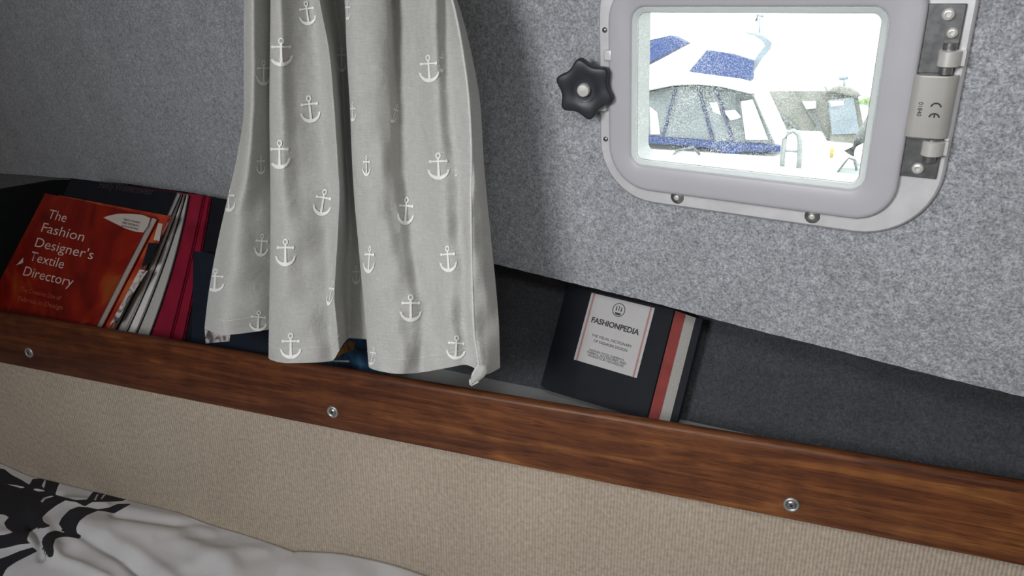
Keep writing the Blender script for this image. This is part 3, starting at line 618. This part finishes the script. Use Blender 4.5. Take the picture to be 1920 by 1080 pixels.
text('FASHIONPEDIA', lab(.115, .412), lab(.87, .424), n, M['ink'], lb, 'title_lettering', lift=.0009, weight=.03)
for s, a0, b0, a1, b1 in (('THE VISUAL DICTIONARY', .178, .607, .82, .62), ('OF FASHION DESIGN', .229, .68, .765, .692)): text(s, lab(a0, b0), lab(a1, b1), n, M['ink'], lb, 'subtitle_lettering', lift=.0009)
for s, a0, b0, a1, b1 in (('FASHION STYLES, GARMENTS,', .20, .815, .76, .828), ('FABRICS, ACCESSORIES AND', .18, .855, .80, .870), ('PRODUCTION TECHNIQUES', .20, .895, .77, .910)): text(s, lab(a0, b0), lab(a1, b1), n, M['ink'], lb, 'small_lettering', lift=.0009)
m = MB(); q = np.linspace(0, 2*math.pi, 33); R1 = lambda r: [lab(.487+r*math.cos(w_), .148+r*math.sin(w_), .0009) for w_ in q]
m.grid(np.array([R1(.088), R1(.098)]))
for sx in (-1, 1):
    m.prism([lab(.487+sx*.045, .10, .0009), lab(.487+sx*.035, .10, .0009), lab(.487+sx*.028, .165, .0009), lab(.487+sx*.048, .165, .0009)], n*.0001)
m.prism([lab(.482, .09, .0009), lab(.492, .09, .0009), lab(.492, .165, .0009), lab(.482, .165, .0009)], n*.0001); m.prism([lab(.435, .19, .0009), lab(.54, .19, .0009), lab(.52, .222, .0009), lab(.455, .222, .0009)], n*.0001)
m.build('emblem', M['ink'], lb)
# ------------------------------------------------------------------ bed
mt = MB(); zt = Z(-.885)
tag(mt.box((-.75, .16, (zt+.135)/2), (1, 0, 0), (0, 1, 0), (0, 0, 1), 2.3, 1.29, zt-.135).build('mattress', M['sheet'], bevel=.03), 'white mattress under the bedding against the beige panel', 'mattress')
tag(MB().box((-.75, .16, .0725), (1, 0, 0), (0, 1, 0), (0, 0, 1), 2.3, 1.29, .12).build('berth_base', M['dim_wall']), 'brown box base of the berth under the mattress', 'berth')
def sd_poly(px, py, poly):
    d = np.full(px.shape, 1e9); ins = np.zeros(px.shape, bool); n_ = len(poly)
    for i in range(n_):
        (x0, y0), (x1, y1) = poly[i], poly[(i+1) % n_]; ex, ey = x1-x0, y1-y0; t = np.clip(((px-x0)*ex+(py-y0)*ey)/(ex*ex+ey*ey+1e-9), 0, 1)
        d = np.minimum(d, np.hypot(px-x0-t*ex, py-y0-t*ey)); cond = ((y0 > py) != (y1 > py)) & (px < (x1-x0)*(py-y0)/(y1-y0+1e-12)+x0); ins ^= cond
    return np.where(ins, -d, d)
S5 = lambda pts: [(x/4.909, 860+y/4.909) for x, y in pts]       # traced on an enlarged view of the lower left corner
BLACK = [S5(q) for q in (
 [(-60, 80), (40, 95), (110, 150), (200, 195), (270, 240), (300, 185), (420, 180), (560, 200), (530, 265), (510, 330), (560, 345), (700, 380), (800, 375), (850, 310), (905, 285), (1000, 305), (1120, 340), (1210, 352), (1130, 390), (1060, 395), (850, 400), (780, 440), (700, 400), (600, 385), (520, 430), (440, 490), (390, 540), (400, 580), (470, 620), (400, 640), (330, 640), (270, 680), (250, 740), (290, 780), (180, 790), (60, 820), (-60, 840), (-60, 710), (40, 700), (120, 680), (60, 640), (35, 590), (80, 540), (40, 515), (-60, 510)],
 [(540, 600), (570, 540), (640, 470), (720, 440), (800, 445), (900, 465), (1000, 450), (1080, 415), (1210, 415), (1130, 460), (1050, 505), (960, 485), (900, 480), (800, 520), (730, 575), (700, 640), (712, 690), (752, 705), (735, 740), (640, 720), (560, 720), (510, 740), (490, 800), (500, 880), (470, 920), (420, 880), (380, 860), (410, 830), (380, 780), (385, 740), (440, 680), (500, 660), (545, 665), (600, 690)],
 [(-60, 940), (60, 900), (180, 850), (300, 815), (350, 850), (260, 895), (150, 950), (60, 1010), (20, 1090), (-60, 1120)],
 [(1280, 405), (1350, 402), (1440, 412), (1360, 418)])]
WHITE = [S5(q) for q in ([(375, 390), (400, 360), (480, 340), (500, 345), (420, 370), (385, 410)], [(300, 280), (340, 275), (400, 290), (420, 300), (340, 300)], [(385, 250), (410, 195), (425, 192), (405, 280)], [(865, 375), (890, 330), (920, 315), (900, 340), (880, 390)], [(925, 370), (945, 340), (985, 322), (960, 345), (935, 378)], [(50, 232), (150, 245), (230, 262), (200, 272), (100, 245)])]
bed_px = [(-200, 800), (0, 868), (60, 893), (110, 905), (250, 940), (330, 960), (400, 985), (520, 1020), (600, 1046), (700, 1085), (900, 1160)]
be = ony([c_[0] for c_ in bed_px], [c_[1] for c_ in bed_px], YR1-.001)
gx = np.linspace(-1.93, -.36, 430); gy = np.r_[np.linspace(.30, .74, 100), np.linspace(.743, YR1-.0015, 40)[0:]]
X_, Y_ = np.meshgrid(gx, gy); zed = pchip(gx, be[:, 0], be[:, 2])[None, :]+0*Y_
dist = YR1-Y_
Zs = zed+.012*np.sin(np.clip(dist/.10, 0, math.pi/2))-.10*np.clip(dist-.10, 0, 1)
Pp = np.stack([X_, Y_, Zs], -1); px, py = proj(Pp)
def crease(px, py, pts, width, amp):
    d = np.full(px.shape, 1e9)
    for (x0, y0), (x1, y1) in zip(pts[:-1], pts[1:]):
        ex, ey = x1-x0, y1-y0; t = np.clip(((px-x0)*ex+(py-y0)*ey)/(ex*ex+ey*ey), 0, 1); d = np.minimum(d, np.hypot(px-x0-t*ex, py-y0-t*ey))
    return amp*np.exp(-(d/width)**2)
for pts, wd, am in (([(148, 1003), (190, 1020), (230, 1045), (262, 1076), (290, 1110)], 9, -.012), ([(150, 1010), (200, 1010), (260, 1040), (330, 1090)], 14, .006), ([(215, 965), (265, 978), (320, 982), (400, 978), (470, 990)], 8, -.007), ([(150, 985), (230, 990), (330, 1010), (430, 1060)], 20, .010),
                    ([(95, 1045), (150, 1062), (200, 1085)], 10, .008), ([(100, 1040), (70, 1020), (20, 1005), (-40, 1000)], 14, .008), ([(60, 985), (75, 1020), (80, 1045)], 8, -.012), ([(240, 950), (330, 968), (400, 995)], 12, .006), ([(110, 930), (60, 920), (0, 905)], 8, -.006), ([(80, 960), (120, 940), (200, 945)], 9, .006),
                    ([(300, 1015), (370, 1010), (430, 1000)], 9, -.003), ([(355, 1060), (420, 1040), (500, 1030)], 14, .004), ([(105, 1030), (90, 1000), (60, 960)], 12, .008)):
    Zs += crease(px, py, pts, wd, am)*np.clip(dist/.03, 0, 1)
edge = ((px-534)*(1085-1028)-(py-1028)*(690-534))/math.hypot(57, 156)   # beyond this line the duvet turns under
Zs -= .018*np.clip((edge+4)/16, 0, 1)**2
Zs += (.0014*np.sin(X_*37+Y_*21)+.0006*np.sin(X_*71-Y_*53+1))*np.clip(dist/.05, 0, 1)
Pp = np.stack([X_, Y_, Zs], -1); px, py = proj(np.stack([X_, Y_, zed+.0*Zs+Zs-zed], -1))
sd = np.full(px.shape, 1e9)
for q in BLACK: sd = np.minimum(sd, sd_poly(px, py, q))
for q in WHITE: sd = np.maximum(sd, -sd_poly(px, py, q))
mb = MB(); mb.grid(Pp); ef = edge.reshape(-1); kf = [i for i, f in enumerate(mb.f) if min(ef[k] for k in f) < 12]; mb.f = [mb.f[i] for i in kf]; mb.m = [0]*len(kf); dv = mb.build('duvet', M['duvet'], smooth=True, fixn=False)
at = dv.data.attributes.new('print', 'FLOAT', 'POINT'); at.data.foreach_set('value', np.clip(.5-sd/12, 0, 1).reshape(-1).astype(np.float32))
tag(dv, 'white duvet with a bold black print, crumpled on the berth against the beige panel', 'duvet')
md = dv.modifiers.new('thick', 'SOLIDIFY'); md.thickness = .010; md.offset = -1
sh_px = [(300, 1000), (480, 1022), (545, 1031), (650, 1039), (730, 1056), (800, 1079), (900, 1115), (1100, 1200)]
se = ony([c_[0] for c_ in sh_px], [c_[1] for c_ in sh_px], YR1-.001)
gx = np.linspace(-.80, -.20, 140); gy = np.linspace(.35, YR1-.0015, 80); X_, Y_ = np.meshgrid(gx, gy); dist = YR1-Y_
Zs = pchip(gx, se[:, 0], se[:, 2])[None, :]+.008*np.sin(np.clip(dist/.06, 0, math.pi/2))-.14*np.clip(dist-.05, 0, 1)-np.clip((-.66-X_)/.14, 0, 1)*.030
Zs += .003*np.sin(X_*60+Y_*44)*np.clip(dist/.04, 0, 1)
mb = MB(); mb.grid(np.stack([X_, Y_, Zs], -1)); bs = mb.build('bed_sheet', M['sheet'], smooth=True, fixn=False); md = bs.modifiers.new('thick', 'SOLIDIFY'); md.thickness = .004; md.offset = -1
tag(bs, 'plain white folded sheet beside the duvet at the bottom of the beige panel', 'sheet')
# ------------------------------------------------------------------ outside: the marina
WZ = Z(-1.75)
mb = MB(); mb.grid(np.array([[(x, y, WZ) for x in np.linspace(-60, 60, 20)] for y in np.linspace(1.7, 160, 20)]))
wt = tag(mb.build('water', M['water']), 'grey-green harbour water under the moored boats', 'water', kind='stuff')
YA = 9.0
def A(px, py, dy=0): return ony(px, py, YA+dy)
def poly(m, pts, y, depth, mi=0): m.prism([ony(*q, y) for q in pts], (0, depth, 0), mi)
ba = empty('motor_cruiser', A(1300, 300)*[1, 1, 0]+np.array([0, 1, WZ]), 'white motor cruiser with blue canvas and raked windscreen, nearest outside the window', 'boat')
m = MB(); hx0, hx1 = A(1060, 300)[0], A(1490, 300)[0]
m.prism([(hx0-1.5, YA-.1, A(1200, 272)[2]), (hx1-.2, YA-.1, A(1440, 292)[2]), (hx1+.45, YA+.5, A(1440, 296)[2]), (hx1+.35, YA+3, A(1440, 290)[2]), (hx0-1.5, YA+3, A(1200, 272)[2])], (0, 0, -1)); m.v[-5:] = [(a, b, WZ-.15) for a, b, _ in m.v[-5:]]
m.build('hull', M['gelcoat'], ba, bevel=.05)
m = MB(); poly(m, [(1150, 173), (1217, 165), (1262, 158), (1310, 155), (1360, 159), (1405, 168), (1416, 170), (1470, 285), (1150, 262)], YA+.12, 2.2); m.build('cabin', M['gelcoat'], ba)
m = MB(); poly(m, [(1150, 176), (1218, 172), (1262, 163), (1305, 161), (1350, 164), (1405, 176), (1413, 180), (1452, 268), (1150, 258)], YA+.05, .10); ws = m.build('windscreen', M['tint'], ba)
for a, b, wd in (((1266, 166), (1243, 254), 5), ((1308, 162), (1337, 265), 6), ((1342, 165), (1375, 268), 5), ((1386, 184), (1396, 268), 2.5), ((1412, 182), (1452, 272), 3)):
    m = MB(); poly(m, [(a[0]-wd/2, a[1]), (a[0]+wd/2, a[1]), (b[0]+wd/2, b[1]), (b[0]-wd/2, b[1])], YA, .06); m.build('windscreen_post', M['navy_post'] if wd > 3 else M['grey_trim'], ws)
for q in ([(1218, 200), (1232, 210), (1238, 252), (1220, 252)], [(1330, 192), (1345, 192), (1352, 216), (1338, 210)], [(1356, 208), (1378, 206), (1392, 220), (1370, 226)], [(1388, 190), (1412, 186), (1440, 262), (1398, 262)]):
    m = MB(); poly(m, q, YA+.02, .05); m.build('pale_panel', M['gelcoat'], ws)
m = MB(); poly(m, [(1150, 140), (1217, 128), (1290, 139), (1380, 151), (1420, 161), (1412, 178), (1350, 163), (1305, 159), (1262, 161), (1217, 170), (1150, 176)], YA-.25, 2.4); m.build('cabin_roof', M['gelcoat'], ba, bevel=.03)
m = MB(); poly(m, [(1150, 178), (1217, 172), (1262, 163), (1305, 160.5), (1350, 164), (1411, 177), (1411, 181), (1350, 168), (1305, 165), (1262, 168), (1217, 178), (1150, 184)], YA-.08, .2); m.build('brow_seal', M['grey_trim'], ba)
m = MB(); poly(m, [(1150, 251), (1217, 256), (1290, 261), (1340, 266), (1340, 279), (1290, 273), (1217, 269), (1150, 266)], YA-.05, .12); poly(m, [(1340, 266), (1400, 269), (1463, 274), (1463, 285), (1390, 284), (1375, 290), (1352, 284), (1340, 279)], YA-.05, .12); m.build('rubbing_band', M['canvas_blue'], ba)
m = MB(); poly(m, [(1150, 90), (1258, 66), (1285, 80), (1222, 114), (1150, 150)], YA+.5, .5); m.build('canvas_cover', M['canvas_blue'], ba)
m = MB(); poly(m, [(1325, 94), (1370, 101), (1411, 114), (1408, 151), (1380, 147), (1340, 141), (1288, 138)], YA+.4, .5); m.build('canvas_cover', M['canvas_blue'], ba)
m = MB(); pa = [(1390, 60), (1415, 61), (1435, 68), (1448, 80), (1444, 92), (1430, 108), (1410, 140), (1406, 128), (1422, 100), (1434, 86), (1430, 77), (1415, 67)]; poly(m, pa, YA+.7, .25); m.build('radar_arch', M['tint_pale'], ba, bevel=.01)
m = MB(); m.tube([A(1418, 40, .8), A(1420, 28, .8), A(1432, 30, .8)], .02, 8); m.tube([A(1424, 62, .8), A(1424, 34, .8)], .012, 8); m.build('masthead_lamp', M['tint_pale'], ba, smooth=True)
m = MB(); m.tube([A(1255, 300, -.1), A(1270, 282, -.1), A(1300, 276, -.1), A(1312, 290, -.1)], .015, 8); m.build('mooring_rope', M['grey_trim'], ba, smooth=True)
hr = [(1466, 330), (1467, 300), (1471, 262), (1478, 249), (1488, 245), (1497, 252), (1500, 265), (1499, 300), (1496, 330)]
YB = 13.0
m = MB(); m.tube([ony(*q, 8.6) for q in hr], .026, 12); m.tube([ony(1468, 282, 8.6), ony(1499, 284, 8.6)], .014, 10); m.build('pulpit_hoop', M['rail_grey'], ba, smooth=True)
bb = empty('beige_cabin_boat', ony(1530, 280, YB)*[1, 1, 0]+np.array([0, 1, WZ]), 'faded beige cabin boat with a domed wheelhouse roof, moored behind the white motor cruiser', 'boat')
def Bp(m, pts, dy, dep, mi=0): poly(m, pts, YB+dy, dep, mi)
m = MB(); m.prism([ony(1380, 262, YB-.2), ony(1640, 300, YB-.2), ony(1630, 292, YB+2.5), ony(1380, 262, YB+2.5)], (0, 0, -1)); m.v[-4:] = [(a, b, WZ-.15) for a, b, _ in m.v[-4:]]; m.build('hull', M['gelcoat'], bb)
m = MB(); Bp(m, [(1415, 171), (1556, 171), (1556, 292), (1400, 262)], 0, 1.8); m.build('cabin', M['beige_boat'], bb)
m = MB(); Bp(m, [(1556, 171), (1608, 178), (1622, 250), (1600, 285), (1556, 290)], -.1, 1.5); m.build('wheelhouse', M['beige_boat'], bb)
m = MB(); Bp(m, [(1550, 172), (1560, 164), (1575, 161), (1595, 164), (1610, 172), (1616, 181), (1600, 182), (1575, 176)], -.3, 2.0); m.build('wheelhouse_roof', M['beige_boat'], bb, bevel=.03)
m = MB(); Bp(m, [(1553, 188), (1600, 182), (1612, 250), (1560, 252)], -.16, .06); m.build('side_window', M['tint_pale'], bb)
for q, dy in (([(1556, 190), (1582, 189), (1582, 197), (1558, 200)], -.2), ([(1504, 190), (1530, 190), (1530, 203), (1512, 205)], -.06), ([(1441, 194), (1450, 194), (1455, 206), (1446, 205)], -.06)):
    m = MB(); Bp(m, q, dy, .06); m.build('porthole', M['gelcoat'], bb)
for q in ([(1462, 214), (1480, 222), (1500, 240), (1494, 243), (1470, 226)], [(1512, 208), (1530, 215), (1545, 250), (1520, 250), (1530, 235)]):
    m = MB(); Bp(m, q, -.05, .06); m.build('cabin_window', M['grey_trim'], bb)
m = MB(); Bp(m, [(1500, 262), (1556, 268), (1600, 272), (1580, 300), (1556, 300), (1500, 285)], -.35, .3); m.build('side_deck', M['gelcoat'], bb)
m = MB(); m.tube([ony(1573, 147, YB), ony(1590, 145, YB)], .03, 8); m.tube([ony(1583, 145, YB), ony(1583, 165, YB)], .015, 8); m.build('masthead_lamp', M['tint_pale'], bb, smooth=True)
dg = MB(); dg.tube([ony(1556, 330, 8.2), ony(1578, 300, 8.2), ony(1594, 284, 8.2)], .035, 12); st = empty('gangway', ony(1575, 300, 8.2)*[1, 1, 0]+np.array([0, 0, WZ]), 'white sloping gangway pole with a dark grey fender at the lower right of the window', 'gangway')
dg.build('pole', M['gelcoat'], st, smooth=True)
m = MB(); m.tube([ony(1592, 288, 8.1), ony(1612, 262, 8.1), ony(1640, 215, 8.1)], .055, 12); m.build('fender', M['grey_trim'], st, smooth=True)
m = MB(); m.tube([ony(1566, 328, 8.2), ony(1590, 296, 8.2), ony(1603, 300, 8.2), ony(1606, 320, 8.2)], .012, 8); m.build('rope', M['grey_trim'], st, smooth=True)
m = MB(); m.lathe(ony(1610, 298, 8.3), (0, 0, 1), [(.01, -.07), (.05, -.05), (.065, 0), (.05, .05), (.01, .07)], 16); tag(m.build('mooring_buoy', M['gelcoat'], smooth=True), 'small round white buoy beside the grey fender outside', 'buoy')
m = MB(); m.lathe(ony(1560, 284, 8.9), (0, 0, 1), [(.01, -.07), (.02, -.06), (.02, .03), (.01, .04)], 12); tag(m.build('mooring_float', M['buoy'], smooth=True), 'small yellow float by the gangway pole outside', 'float')
tr = empty('waterside_tree', ony(1628, 205, 30)*[1, 1, 0]+np.array([0, 0, WZ]), 'green rounded tree on the far shore at the right of the window', 'tree')
m = MB(); c0 = ony(1628, 204, 30)
for k in range(60):
    d = rng.normal(size=3)*[.38, .3, .16]; m.lathe(c0+d, rng.normal(size=3), [(.02, -.16), (.13, -.1), (.17, 0), (.13, .1), (.02, .16)], 8)
m.build('crown', M['leaf'], tr, smooth=True)
m = MB(); m.tube([(c0[0], c0[1], WZ), (c0[0], c0[1], c0[2])], .09, 8); m.build('trunk', M['trunk'], tr, smooth=True)
